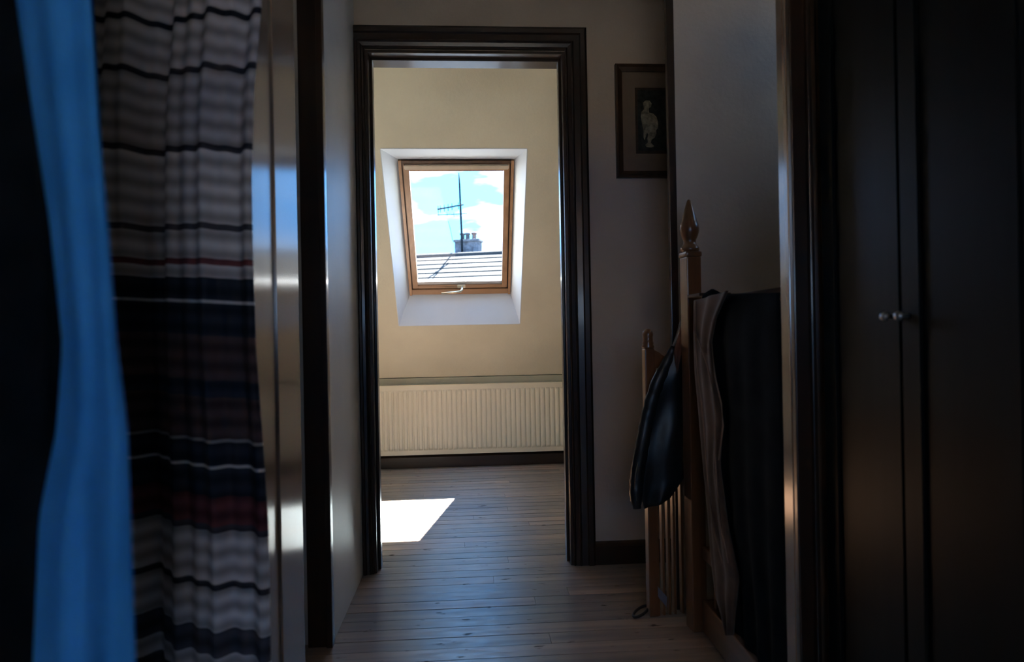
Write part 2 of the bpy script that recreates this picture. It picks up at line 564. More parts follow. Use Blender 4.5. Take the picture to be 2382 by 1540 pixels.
# ------------------------------------------------------------------ room shell
floor = struct(link('floor', boxes((-2.1, 0.74, -1.6, 4.6, -0.25, -0.022), (0.74, 2.1, -1.6, 1.36, -0.25, -0.022),
                                   (0.74, 2.1, 2.07, 4.6, -0.25, -0.022)), M['subfloor']),
               'dark varnished narrow board floor running through landing and attic room', 'floor')
BW = 0.068
y = -1.5
row = 0
while y < YK - 0.02:
    y1 = min(y + BW, YK)
    yc = (y + y1) / 2
    if yc < 1.33:
        x0, x1 = -1.3, 1.4
    elif yc < 2.08:
        x0, x1 = -0.6, 0.735
    elif yc < YD1:
        x0, x1 = XL - 0.01, 1.8
    else:
        x0, x1 = -ROOMX, ROOMX
    cuts = [x0]
    c = x0 + random.uniform(0.5, 2.2)
    while c < x1 - 0.5:
        cuts.append(c)
        c += random.uniform(1.7, 2.8)
    cuts.append(x1)
    for a, b in zip(cuts, cuts[1:]):
        g = random.uniform(0.0011, 0.0027)
        dz = random.uniform(-0.0012, 0.0)
        bm = bmesh.new()
        L = b - a
        box(bm, -L / 2 + 0.0006, L / 2 - 0.0006, -(y1 - y) / 2 + g, (y1 - y) / 2 - g, -0.02, 0.0)
        p = link('plank', bm, M['floor'], floor)
        p.location = ((a + b) / 2, yc, dz)
        p.rotation_euler.x = random.uniform(-0.008, 0.008)
    y = y1
    row += 1

# doorway wall
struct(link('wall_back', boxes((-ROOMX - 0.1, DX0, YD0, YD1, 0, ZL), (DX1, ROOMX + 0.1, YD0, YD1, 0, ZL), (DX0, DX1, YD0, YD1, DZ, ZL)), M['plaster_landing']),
       'dim beige plaster wall around the attic doorway', 'wall')
# attic side of the same wall
struct(link('wall_attic_front', boxes((-ROOMX, DX0, YD1, YD1 + 0.012, 0, ZC), (DX1, ROOMX, YD1, YD1 + 0.012, 0, ZC), (DX0, DX1, YD1, YD1 + 0.012, DZ, ZC)), M['plaster']),
       'cream attic room side of the doorway wall', 'wall')
struct(link('wall_attic_left', boxes((-ROOMX - 0.1, -ROOMX, YD1, YK + 0.4, -0.02, 2.7)), M['plaster']), 'cream plaster left wall of attic room', 'wall')
struct(link('wall_attic_right', boxes((ROOMX, ROOMX + 0.1, YD1, YK + 0.4, -0.02, 2.7)), M['plaster']), 'cream plaster right wall of attic room', 'wall')
struct(link('wall_knee', boxes((-ROOMX, ROOMX, YK, YK + 0.15, -0.02, ZK - 0.005)), M['plaster']), 'low cream knee wall behind the radiator', 'wall')
struct(link('ceiling_attic', boxes((-ROOMX, ROOMX, YD1, 3.24, ZC, ZC + 0.25)), M['ceiling']), 'flat white attic room ceiling', 'ceiling')

# sloping wall with the skylight hole
WX0, WX1, WS0, WS1 = -0.46, 0.32, 0.450, 1.634      # hole on the room face
FX0, FX1, FS0, FS1 = -0.389, 0.263, 0.596, 1.513    # window frame, outer size
NF = 0.13                                           # how deep the frame sits
NR = 0.19                                           # roof outside
def ring(bm, o, i, n):
    ov = [bm.verts.new(sl_pt(x, s, n)) for x, s in ((o[0], o[2]), (o[1], o[2]), (o[1], o[3]), (o[0], o[3]))]
    iv = [bm.verts.new(sl_pt(x, s, n)) for x, s in ((i[0], i[2]), (i[1], i[2]), (i[1], i[3]), (i[0], i[3]))]
    for k in range(4):
        bm.faces.new((ov[k], ov[(k + 1) % 4], iv[(k + 1) % 4], iv[k]))
    return ov, iv
bm = bmesh.new()
o = (-ROOMX, ROOMX, 0.0, SMAX + 0.03)
ov, iv = ring(bm, o, (WX0, WX1, WS0, WS1), 0.0)
o2 = (-ROOMX - 0.1, ROOMX + 0.1, -0.2, SMAX + 0.3)
ov2, iv2 = ring(bm, o2, (FX0, FX1, FS0, FS1), NR)
for k in range(4):
    bm.faces.new((ov[k], ov[(k + 1) % 4], ov2[(k + 1) % 4], ov2[k]))
struct(link('wall_slope', bm, M['plaster']), 'sloping cream attic wall holding the skylight', 'wall')
# painted lining of the hole
win = struct(empty('window_1', sl_pt((FX0 + FX1) / 2, FS0, NF)), 'pine roof skylight in the sloping wall with white splayed reveal', 'window')
WINV = Matrix.Translation(-win.location)
def wlink(name, bm, mat, parent=None, smooth=False):
    bmesh.ops.transform(bm, matrix=WINV, verts=bm.verts)
    return link(name, bm, mat, parent or win, smooth)
def slab4(bm, q, thick_dir):
    prism(bm, q, thick_dir)
outer = [(WX0, WS0), (WX1, WS0), (WX1, WS1), (WX0, WS1)]
inner = [(FX0, FS0), (FX1, FS0), (FX1, FS1), (FX0, FS1)]
for k in range(4):
    bm = bmesh.new()
    k2 = (k + 1) % 4
    q = [sl_pt(outer[k][0], outer[k][1], -0.0015), sl_pt(outer[k2][0], outer[k2][1], -0.0015), sl_pt(inner[k2][0], inner[k2][1], NF + 0.015), sl_pt(inner[k][0], inner[k][1], NF + 0.015)]
    out = [Vector((0, 0, 0)), Vector((0, 0, 0))]
    d = (sl_pt(0, -1, 0) - sl_pt(0, 0, 0), Vector((1, 0, 0)), sl_pt(0, 1, 0) - sl_pt(0, 0, 0), Vector((-1, 0, 0)))[k]
    prism(bm, q, d * 0.004)
    wlink('reveal_board', bm, M['reveal'])

def sbox(bm, x0, x1, s0, s1, n0, n1, bevel=0.0):
    """box aligned with the roof slope"""
    v = [bm.verts.new(sl_pt(x, s, n)) for x, s, n in ((x0, s0, n0), (x1, s0, n0), (x1, s1, n0), (x0, s1, n0), (x0, s0, n1), (x1, s0, n1), (x1, s1, n1), (x0, s1, n1))]
    fs = [bm.faces.new([v[i] for i in q]) for q in ((0, 3, 2, 1), (4, 5, 6, 7), (0, 1, 5, 4), (1, 2, 6, 5), (2, 3, 7, 6), (3, 0, 4, 7))]
    if bevel:
        es = set()
        for f in fs:
            es.update(f.edges)
        bmesh.ops.bevel(bm, geom=list(es), offset=bevel, segments=2, affect='EDGES')
def spart(name, mat, *bs, bevel=0.0, parent=None):
    bm = bmesh.new()
    for b in bs:
        sbox(bm, *b, bevel=bevel)
    return wlink(name, bm, mat, parent)
fw = 0.017
spart('frame_side', M['pine'], (FX0, FX0 + fw, FS0, FS1, NF - 0.005, NR - 0.004), bevel=0.002)
spart('frame_side', M['pine'], (FX1 - fw, FX1, FS0, FS1, NF - 0.005, NR - 0.004), bevel=0.002)
spart('frame_head', M['pine_dark'], (FX0 + fw, FX1 - fw, FS1 - 0.016, FS1, NF - 0.005, NR - 0.004))
spart('frame_sill', M['pine_x'], (FX0 + fw, FX1 - fw, FS0, FS0 + 0.040, NF + 0.004, NR - 0.004), bevel=0.002)
spart('gasket', M['pine_dark'], (FX0 + fw, FX0 + fw + 0.007, FS0 + 0.04, FS1 - 0.016, NF + 0.02, NR - 0.006))
spart('gasket', M['pine_dark'], (FX1 - fw - 0.007, FX1 - fw, FS0 + 0.04, FS1 - 0.016, NF + 0.02, NR - 0.006))
spart('gasket', M['pine_dark'], (FX0 + fw, FX1 - fw, FS0 + 0.04, FS0 + 0.047, NF + 0.02, NR - 0.006))
SX0, SX1, SS0, SS1 = FX0 + fw + 0.007, FX1 - fw - 0.007, FS0 + 0.047, FS1 - 0.019
sw = 0.032
spart('sash_stile', M['pine'], (SX0, SX0 + sw, SS0, SS1, NF + 0.004, NR - 0.008), bevel=0.003)
spart('sash_stile', M['pine'], (SX1 - sw, SX1, SS0, SS1, NF + 0.004, NR - 0.008), bevel=0.003)
spart('sash_rail', M['pine_x'], (SX0 + sw, SX1 - sw, SS0, SS0 + 0.025, NF + 0.004, NR - 0.008), bevel=0.003)
spart('sash_rail', M['pine_x'], (SX0 + sw, SX1 - sw, SS1 - 0.050, SS1, NF + 0.008, NR - 0.008), bevel=0.003)
spart('vent_flap', M['vent'], (SX0 + 0.006, SX1 - 0.006, SS1 - 0.032, SS1 - 0.004, NF - 0.012, NF + 0.007), bevel=0.004)
spart('glazing_strip', M['grey_metal'], (SX0 + sw, SX1 - sw, SS0 + 0.025, SS0 + 0.047, NF + 0.014, NR - 0.012))
spart('pane', M['glass'], (SX0 + sw - 0.004, SX1 - sw + 0.004, SS0 + 0.034, SS1 - 0.048, NF + 0.040, NF + 0.044))
# handle
hx = -0.065
hb = bmesh.new()
sbox(hb, hx - 0.016, hx + 0.036, SS0 + 0.006, SS0 + 0.030, NF - 0.006, NF + 0.005, bevel=0.003)
handle = wlink('handle_plate', hb, M['brass'])
hb = bmesh.new()
tube(hb, [sl_pt(hx + 0.014, SS0 + 0.018, NF), sl_pt(hx + 0.014, SS0 + 0.012, NF - 0.030), sl_pt(hx + 0.004, SS0 + 0.004, NF - 0.040),
          sl_pt(hx - 0.03, SS0 + 0.001, NF - 0.042), sl_pt(hx - 0.118, SS0 - 0.004, NF - 0.043)], [0.007, 0.008, 0.008, 0.0075, 0.0065], seg=10)
wlink('handle_lever', hb, M['brass'], smooth=True)

# portal: tells the renderer that daylight enters here
pd = bpy.data.lights.new('skylight_portal', 'AREA')
pd.shape = 'RECTANGLE'
pd.size, pd.size_y = 0.60, 0.86
pd.cycles.is_portal = True
po = bpy.data.objects.new('skylight_portal', pd)
COL.objects.link(po)
pc = sl_pt((FX0 + FX1) / 2, (FS0 + FS1) / 2, NR + 0.01)
Nv = Vector((0, SA, CA))
po.location = pc
po.rotation_euler = (-Nv).to_track_quat('-Z', 'Y').to_euler()

# landing and camera room
RWX0, RWX1, RWZ0, RWZ1 = -0.55, 0.75, 0.95, 2.15       # unseen window added behind the camera to light the landing
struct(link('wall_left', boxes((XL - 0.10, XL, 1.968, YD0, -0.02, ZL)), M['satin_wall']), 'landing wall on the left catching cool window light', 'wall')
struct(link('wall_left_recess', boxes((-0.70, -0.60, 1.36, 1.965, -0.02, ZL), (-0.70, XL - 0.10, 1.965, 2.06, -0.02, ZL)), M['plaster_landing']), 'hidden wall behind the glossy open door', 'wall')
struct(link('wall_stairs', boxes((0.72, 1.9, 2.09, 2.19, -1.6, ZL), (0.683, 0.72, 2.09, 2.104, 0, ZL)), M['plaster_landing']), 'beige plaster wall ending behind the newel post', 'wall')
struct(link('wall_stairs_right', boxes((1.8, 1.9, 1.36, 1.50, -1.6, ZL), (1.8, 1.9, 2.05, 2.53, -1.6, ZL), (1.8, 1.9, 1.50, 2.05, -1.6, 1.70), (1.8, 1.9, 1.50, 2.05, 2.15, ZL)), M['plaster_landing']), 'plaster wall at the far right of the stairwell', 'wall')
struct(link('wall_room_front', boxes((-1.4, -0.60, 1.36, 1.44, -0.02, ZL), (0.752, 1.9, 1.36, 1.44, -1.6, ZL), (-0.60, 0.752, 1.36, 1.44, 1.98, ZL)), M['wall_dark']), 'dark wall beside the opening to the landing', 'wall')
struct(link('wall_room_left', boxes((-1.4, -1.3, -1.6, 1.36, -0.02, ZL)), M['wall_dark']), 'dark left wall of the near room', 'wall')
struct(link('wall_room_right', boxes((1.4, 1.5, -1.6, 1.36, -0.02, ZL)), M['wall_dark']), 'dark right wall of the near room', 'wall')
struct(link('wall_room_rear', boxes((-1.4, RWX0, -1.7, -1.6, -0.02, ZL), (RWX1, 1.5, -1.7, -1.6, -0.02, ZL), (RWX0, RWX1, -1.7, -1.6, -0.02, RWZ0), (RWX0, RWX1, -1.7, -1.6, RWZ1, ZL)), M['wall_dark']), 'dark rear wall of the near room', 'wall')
struct(link('ceiling', boxes((-1.5, 2.0, -1.7, YD1, ZL, ZL + 0.2)), M['ceiling']), 'ceiling above the landing and the near room', 'ceiling')
struct(link('floor_stairs_lower', boxes((0.74, 1.8, 1.44, 2.09, -1.6, -1.45)), M['subfloor']), 'lower floor at the bottom of the stairwell', 'floor')

w2 = struct(empty('added_window_rear', (0.1, -1.65, RWZ0)), 'white framed window added in the rear wall to light the landing', 'window')
for b_ in ((RWX0, RWX0 + 0.05, RWZ0, RWZ1), (RWX1 - 0.05, RWX1, RWZ0, RWZ1), (RWX0 + 0.05, RWX1 - 0.05, RWZ0, RWZ0 + 0.05), (RWX0 + 0.05, RWX1 - 0.05, RWZ1 - 0.05, RWZ1), (0.08, 0.12, RWZ0 + 0.05, RWZ1 - 0.05)):
    q_ = link('frame_bar', boxes((b_[0], b_[1], -1.69, -1.63, b_[2], b_[3])), M['reveal'], w2)
    q_.matrix_parent_inverse = Matrix.Translation(-w2.location)
for a_, c_ in ((RWX0 + 0.05, 0.08), (0.12, RWX1 - 0.05)):
    q_ = link('pane', boxes((a_, c_, -1.662, -1.658, RWZ0 + 0.05, RWZ1 - 0.05)), M['glass'], w2)
    q_.matrix_parent_inverse = Matrix.Translation(-w2.location)
bm = bmesh.new()
box(bm, RWX0 - 0.03, RWX1 + 0.03, -1.596, -1.593, RWZ0 + 0.36, RWZ1 + 0.03)
tag(link('added_blind', bm, M['blind']), 'cream blind added over the rear window to soften its light', 'blind')  # blind added to dim and warm the light from the added rear window
pd2 = bpy.data.lights.new('added_rear_portal', 'AREA')
pd2.shape = 'RECTANGLE'
pd2.size, pd2.size_y = RWX1 - RWX0, RWZ1 - RWZ0
pd2.cycles.is_portal = True
po2 = bpy.data.objects.new('added_rear_portal', pd2)
COL.objects.link(po2)
po2.location = ((RWX0 + RWX1) / 2, -1.71, (RWZ0 + RWZ1) / 2)
po2.rotation_euler = Vector((0, 1, 0)).to_track_quat('-Z', 'Y').to_euler()

w3 = struct(empty('added_window_stair', (1.85, 1.775, 1.7)), 'white framed window added out of sight to light the stairwell', 'window')  # unseen window added to brighten the stair wall
for b_ in ((1.50, 1.54, 1.7, 2.15), (2.01, 2.05, 1.7, 2.15), (1.54, 2.01, 1.7, 1.74), (1.54, 2.01, 2.11, 2.15)):
    q_ = link('frame_bar', boxes((1.83, 1.88, b_[0], b_[1], b_[2], b_[3])), M['reveal'], w3)
    q_.matrix_parent_inverse = Matrix.Translation(-w3.location)
q_ = link('pane', boxes((1.853, 1.857, 1.54, 2.01, 1.74, 2.11)), M['glass'], w3)
q_.matrix_parent_inverse = Matrix.Translation(-w3.location)
struct(link('added_eave', boxes((1.9, 2.6, 1.0, 3.4, 2.28, 2.40)), M['casing_x']), 'dark overhang added to keep sun off the stairwell window', 'added_eave')  # unseen overhang added to block direct sun from the added stairwell window
pd3 = bpy.data.lights.new('added_stair_portal', 'AREA')
pd3.shape = 'RECTANGLE'
pd3.size, pd3.size_y = 0.55, 0.45
pd3.cycles.is_portal = True
po3 = bpy.data.objects.new('added_stair_portal', pd3)
COL.objects.link(po3)
po3.location = (1.91, 1.775, 1.925)
po3.rotation_euler = Vector((-1, 0, 0)).to_track_quat('-Z', 'Z').to_euler()

# corner post at the end of the stair wall
bm = bmesh.new()
box(bm, 0.660, 0.685, 2.082, 2.104, 0, ZL, bevel=0.002)

struct(link('trim_5', bm, M['casing']), 'dark varnished corner post cutting off the framed picture', 'trim')

# baseboards
def skirting(name, x0, x1, y0, depth, h, mat, label):
    pts = [Vector((x0, y0, 0)), Vector((x0, y0 - depth, 0)), Vector((x0, y0 - depth, h * 0.82)), Vector((x0, y0 - depth * 0.55, h * 0.92)), Vector((x0, y0 - depth * 0.35, h)), Vector((x0, y0, h))]
    bm = bmesh.new()
    prism(bm, pts, (x1 - x0, 0, 0))
    return struct(link(name, bm, mat), label, 'baseboard')
skirting('baseboard_far', -ROOMX, ROOMX, YK, 0.02, 0.088, M['casing_x'], 'dark brown baseboard beneath the radiator')
skirting('baseboard_back', 0.475, 1.8, YD0, 0.02, 0.088, M['casing_x'], 'dark baseboard on the doorway wall under the picture')

# ------------------------------------------------------------------ doorway frame
def casing_leg(parent, xo, xi, yf, z1, mirror, mat=None):
    """architrave leg, moulded, mitred at the top; xo outer x, xi inner x"""
    w = xi - xo
    prof = [(0, 0), (0, 0.020), (0.10, 0.026), (0.30, 0.026), (0.36, 0.020), (0.62, 0.018), (0.68, 0.023), (0.74, 0.018), (0.90, 0.014), (0.95, 0.018), (1.0, 0.014), (1.0, 0.0)]
    bm = bmesh.new()
    lo = [bm.verts.new((xo + w * t, yf - d, 0)) for t, d in prof]
    hi = [bm.verts.new((xo + w * t, yf - d, z1 - abs(w) * t)) for t, d in prof]
    n = len(prof)
    bm.faces.new(lo)
    bm.faces.new(list(reversed(hi)))
    for i in range(n):
        j = (i + 1) % n
        bm.faces.new((lo[i], hi[i], hi[j], lo[j]))
    return link('architrave_leg', bm, mat or M['casing'], parent)
def casing_head(parent, x0, x1, yf, z1, w, mat):
    prof = [(0, 0), (0, 0.020), (0.10, 0.026), (0.30, 0.026), (0.36, 0.020), (0.62, 0.018), (0.68, 0.023), (0.74, 0.018), (0.90, 0.014), (0.95, 0.018), (1.0, 0.014), (1.0, 0.0)]
    bm = bmesh.new()
    a = [bm.verts.new((x0 + w * t, yf - d, z1 - w * t)) for t, d in prof]
    b = [bm.verts.new((x1 - w * t, yf - d, z1 - w * t)) for t, d in prof]
    n = len(prof)
    bm.faces.new(a)
    bm.faces.new(list(reversed(b)))
    for i in range(n):
        j = (i + 1) % n
        bm.faces.new((a[i], b[i], b[j], a[j]))
    return link('architrave_head', bm, mat, parent)
t1 = struct(empty('trim_1', (0, YD0, 0)), 'dark moulded wooden frame around the attic doorway', 'trim')
def tlink(o, t):
    o.matrix_parent_inverse = Matrix.Translation(-t.location)
    return o
CW = 0.085
tlink(casing_leg(t1, DX1 + CW, DX1, YD0, DZ + CW + 0.006, False), t1)
tlink(casing_leg(t1, XL + 0.001, DX0, YD0, DZ + 0.006 + 0.039, False), t1)
# head runs from the left wall to the right leg
bm = bmesh.new()
prof = [(0, 0), (0, 0.020), (0.10, 0.026), (0.30, 0.026), (0.36, 0.020), (0.62, 0.018), (0.68, 0.023), (0.74, 0.018), (0.90, 0.014), (0.95, 0.018), (1.0, 0.014), (1.0, 0.0)]
Wh = CW
a = [bm.verts.new((XL + 0.001, YD0 - d, DZ + Wh + 0.006 - Wh * t)) for t, d in prof]
b = [bm.verts.new((DX1 + CW - Wh * t, YD0 - d, DZ + Wh + 0.006 - Wh * t)) for t, d in prof]
bm.faces.new(a)
bm.faces.new(list(reversed(b)))
for i in range(len(prof)):
    j = (i + 1) % len(prof)
    bm.faces.new((a[i], b[i], b[j], a[j]))
tlink(link('architrave_head', bm, M['casing_x'], t1), t1)
for nm, bs in (('jamb_lining', (DX0 - 0.001, DX0 + 0.012, YD0 - 0.010, YD1 + 0.012, 0, DZ)), ('jamb_lining', (DX1 - 0.012, DX1 + 0.001, YD0 - 0.010, YD1 + 0.012, 0, DZ)),
               ('door_stop', (DX0 + 0.012, DX0 + 0.022, YD0 + 0.035, YD0 + 0.075, 0, DZ - 0.012)), ('door_stop', (DX1 - 0.022, DX1 - 0.012, YD0 + 0.035, YD0 + 0.075, 0, DZ - 0.012))):
    tlink(link(nm, boxes(bs, bevel=0.002), M['casing'], t1), t1)
tlink(link('head_lining', boxes((DX0 + 0.012, DX1 - 0.012, YD0 - 0.010, YD1 + 0.012, DZ - 0.012, DZ), bevel=0.002), M['casing_x'], t1), t1)
tlink(link('head_stop', boxes((DX0 + 0.022, DX1 - 0.022, YD0 + 0.035, YD0 + 0.075, DZ - 0.022, DZ - 0.012)), M['casing_x'], t1), t1)

# ------------------------------------------------------------------ open glossy door on the left, and its post
t2 = struct(empty('trim_2', (-0.46, 1.95, 0)), 'dark red-brown door post between glossy door and landing wall', 'trim')
tlink(link('post_board', boxes((-0.497, -0.424, 1.944, 1.968, 0, ZL), bevel=0.002), M['casing'], t2), t2)
tlink(link('post_bead', boxes((-0.442, -0.424, 1.936, 1.944, 0, ZL), bevel=0.002), M['casing'], t2), t2)

d1 = struct(empty('door_1', (-0.437, 1.68, 0)), 'glossy brown varnished door standing open beside the hanging clothes', 'door')
LW, LT = 0.52, 0.034
def leaf_part(name, x0, x1, y0, y1, z0, z1, mat=None, bevel=0.0):
    return link(name, boxes((x0, x1, y0, y1, z0, z1), bevel=bevel), mat or M['leaf'], d1)
# local frame: leaf runs along -Y from the hinge, its shown face looks to +X
leaf_part('hinge_stile', -LT, 0, -0.245, 0, 0.008, 1.99, bevel=0.002)
leaf_part('lock_stile', -LT, 0, -LW, -LW + 0.11, 0.008, 1.99, bevel=0.002)
leaf_part('panel', -LT + 0.010, -0.006, -LW + 0.11, -0.245, 0.20, 1.88)
leaf_part('rail', -LT, 0, -LW + 0.11, -0.245, 0.008, 0.20, bevel=0.002)
leaf_part('rail', -LT, 0, -LW + 0.11, -0.245, 1.88, 1.99, bevel=0.002)
d1.rotation_euler.z = math.radians(4.0)

# ------------------------------------------------------------------ right jamb of the near opening
t3 = struct(empty('trim_3', (0.66, 1.34, 0)), 'dark glossy door jamb left of the black wardrobe', 'trim')
tlink(link('jamb_board', boxes((0.6725, 0.752, 1.320, 1.360, 0, ZL), bevel=0.002), M['leaf'], t3), t3)
tlink(link('jamb_casing', boxes((0.674, 0.7075, 1.304, 1.3202, 0, ZL), bevel=0.003), M['casing'], t3), t3)
tlink(link('jamb_bead', boxes((0.7075, 0.7175, 1.298, 1.320, 0, ZL), bevel=0.003), M['casing'], t3), t3)

# ------------------------------------------------------------------ radiator
rad = tag(empty('radiator', (0, YK - 0.04, 0.1)), 'long cream fluted panel radiator on the knee wall below the skylight', 'radiator')
RX0, RX1, RZ0, RZ1, RY = -0.93, 0.93, 0.100, 0.574, 4.392
bm = bmesh.new()
pitch = 1 / 30.0
nr = int((RX1 - RX0 - 0.03) / pitch)
xs = [(RX0, 0.0)]
sx = RX0 + (RX1 - RX0 - nr * pitch) / 2
for k in range(nr):
    for t, d in ((0.06, 0.0), (0.18, 0.0062), (0.30, 0.0085), (0.50, 0.0090), (0.70, 0.0085), (0.82, 0.0062), (0.94, 0.0)):
        xs.append((sx + (k + t) * pitch, d))
xs.append((RX1, 0.0))
zs = [(RZ0, 0), (RZ0 + 0.030, 0), (RZ0 + 0.036, 0.55), (RZ0 + 0.044, 1), (RZ1 - 0.050, 1), (RZ1 - 0.042, 0.55), (RZ1 - 0.036, 0), (RZ1 - 0.003, 0), (RZ1, -0.5)]
G = [[bm.verts.new((x, RY - d * (k if k > 0 else 0) + (0.004 if k < 0 else 0), z)) for x, d in xs] for z, k in zs]
for j in range(len(zs) - 1):
    for i in range(len(xs) - 1):
        bm.faces.new((G[j][i], G[j][i + 1], G[j + 1][i + 1], G[j + 1][i]))
# back of the sheet
bk = [bm.verts.new(p) for p in ((RX0, RY + 0.014, RZ0), (RX1, RY + 0.014, RZ0), (RX1, RY + 0.014, RZ1), (RX0, RY + 0.014, RZ1))]
bm.faces.new(bk)
bm.faces.new([G[0][i] for i in range(len(xs))] + [bk[1], bk[0]])
bm.faces.new([bk[3], bk[2]] + [G[-1][i] for i in reversed(range(len(xs)))])
bm.faces.new([G[j][0] for j in range(len(zs))] + [bk[3], bk[0]])
bm.faces.new([bk[1], bk[2]] + [G[j][-1] for j in reversed(range(len(zs)))])
tlink(link('fluted_panel', bm, M['radiator'], rad, smooth=False), rad)
tlink(link('rear_panel', boxes((RX0 + 0.01, RX1 - 0.01, RY + 0.030, RY + 0.042, RZ0, RZ1 - 0.004), bevel=0.002), M['radiator'], rad), rad)
tlink(link('water_channel', boxes((RX0 + 0.01, RX1 - 0.01, RY + 0.012, RY + 0.032, RZ1 - 0.040, RZ1 - 0.012), bevel=0.003), M['radiator'], rad), rad)
for bx_ in (-0.6, 0.6):
    tlink(link('bracket', boxes((bx_ - 0.015, bx_ + 0.015, RY + 0.042, YK - 0.001, 0.2, 0.5)), M['radiator'], rad), rad)
bm = bmesh.new()
tube(bm, [(RX0 - 0.03, RY + 0.02, 0), (RX0 - 0.03, RY + 0.02, 0.12), (RX0 - 0.022, RY + 0.02, 0.13), (RX0 + 0.01, RY + 0.02, 0.13)], 0.008, seg=10)
tlink(link('pipe', bm, M['radiator'], rad, smooth=True), rad)
bm = bmesh.new()
lathe(bm, RX0 - 0.03, RY + 0.02, [(0.010, 0.13), (0.017, 0.135), (0.019, 0.16), (0.016, 0.19), (0.008, 0.20)], 14)
tlink(link('valve', bm, M['radiator'], rad, smooth=True), rad)

# ------------------------------------------------------------------ framed picture
pic = tag(empty('framed_picture', (0.73, YD0, 1.75)), 'dark framed print of a pale standing figure, cut off by the corner post', 'picture')
PX0, PX1, PZ0, PZ1 = 0.588, 0.858, 1.525, 1.975
fwid = 0.028
def frame_bar(q0, q1, inn0, inn1):
    bm = bmesh.new()
    # outer edge q0->q1, inner edge inn0->inn1, moulded cross section
    def row(p, q):
        p, q = Vector((p[0], 0, p[1])), Vector((q[0], 0, q[1]))
        return [(p.lerp(q, t), d) for t, d in ((0, 0), (0, 0.018), (0.25, 0.022), (0.45, 0.016), (0.8, 0.012), (1.0, 0.010), (1.0, 0))]
    A = [bm.verts.new((v.x, YD0 - d, v.z)) for v, d in row(q0, inn0)]
    B = [bm.verts.new((v.x, YD0 - d, v.z)) for v, d in row(q1, inn1)]
    bm.faces.new(A)
    bm.faces.new(list(reversed(B)))
    for i in range(len(A)):
        j = (i + 1) % len(A)
        bm.faces.new((A[i], B[i], B[j], A[j]))
    tlink(link('frame_bar', bm, M['picture_frame'], pic), pic)
oc = [(PX0, PZ0), (PX1, PZ0), (PX1, PZ1), (PX0, PZ1)]
ic = [(PX0 + fwid, PZ0 + fwid), (PX1 - fwid, PZ0 + fwid), (PX1 - fwid, PZ1 - fwid), (PX0 + fwid, PZ1 - fwid)]
for k in range(4):
    frame_bar(oc[k], oc[(k + 1) % 4], ic[k], ic[(k + 1) % 4])
tlink(link('mount_board', boxes((PX0 + fwid - 0.002, PX1 - fwid + 0.002, YD0 - 0.006, YD0 - 0.001, PZ0 + fwid - 0.002, PZ1 - fwid + 0.002)), M['mat_board'], pic), pic)
tlink(link('print_border', boxes((0.668, 0.800, YD0 - 0.007, YD0 - 0.006, 1.622, 1.884)), M['print_border'], pic), pic)
tlink(link('print', boxes((0.678, 0.792, YD0 - 0.0078, YD0 - 0.007, 1.634, 1.874)), M['print'], pic), pic)
fig = [(1496, 238), (1503, 233), (1511, 234), (1516, 241), (1514, 249), (1509, 251), (1510, 262), (1519, 264), (1527, 272), (1531, 284), (1531, 297), (1526, 303), (1527, 311), (1523, 320),
       (1516, 325), (1514, 332), (1522, 340), (1516, 343), (1504, 342), (1501, 337), (1507, 331), (1506, 322), (1508, 312), (1505, 309), (1502, 318), (1500, 326), (1497, 320), (1497, 305), (1494, 290), (1491, 272), (1492, 260), (1498, 254)]
pts = []
for px, py in fig:
    p = on_y(px, py, YD0 - 0.0085)
    pts.append(p)
bm = bmesh.new()
prism(bm, pts, (0, 0.0007, 0))
fo = tlink(link('printed_figure', bm, M['print_light'], pic), pic)
fo['label'] = 'pale standing figure on the dark print'

# ------------------------------------------------------------------ newel post and banister
nw = tag(empty('newel_post', (0.681, 1.947, 0)), 'orange-brown square newel post with tall pointed finial', 'newel post')
NX0, NX1, NY0, NY1 = 0.656, 0.702, 1.922, 1.974
tlink(link('post', boxes((NX0, NX1, NY0, NY1, 0, 1.143), bevel=0.003), M['newel'], nw), nw)
ncx, ncy = (NX0 + NX1) / 2 - 0.001, 1.948
tlink(link('collar', boxes((NX0 - 0.003, NX1 + 0.003, NY0 - 0.003, NY1 + 0.003, 1.143, 1.160), bevel=0.006), M['newel'], nw), nw)
bm = bmesh.new()
lathe(bm, ncx, ncy, [(0.026, 1.160), (0.029, 1.166), (0.028, 1.174), (0.022, 1.180), (0.019, 1.188), (0.019, 1.196), (0.024, 1.206), (0.0285, 1.220), (0.0295, 1.231), (0.028, 1.243),
                     (0.0245, 1.252), (0.0235, 1.254), (0.0205, 1.268), (0.0155, 1.288), (0.010, 1.306), (0.006, 1.318), (0.003, 1.322)], 24)
tlink(link('finial', bm, M['newel'], nw, smooth=True), nw)

bn = tag(empty('banister', (0.683, 1.65, 0)), 'wooden stair banister under draped coats between newel post and door jamb', 'banister')
bm = bmesh.new()
prism(bm, [Vector((0.710 + x, 1.921, z)) for x, z in ((-0.026, 0.962), (-0.030, 0.978), (-0.024, 0.992), (-0.010, 1.000), (0.010, 1.000), (0.024, 0.992), (0.030, 0.978), (0.026, 0.962))], (0, -0.560, 0))
tlink(link('handrail', bm, M['newel_y'], bn), bn)
tlink(link('lower_rail', boxes((0.690, 0.728, 1.362, 1.921, 0.225, 0.262), bevel=0.004), M['newel_y'], bn), bn)
tlink(link('base_rail', boxes((0.688, 0.732, 1.362, 1.921, 0.0, 0.10), bevel=0.004), M['newel_y'], bn), bn)
for k in range(5):
    by = 1.50 + k * 0.088
    tlink(link('baluster', boxes((0.701, 0.719, by - 0.009, by + 0.009, 0.10, 0.965), bevel=0.002), M['newel'], bn), bn)

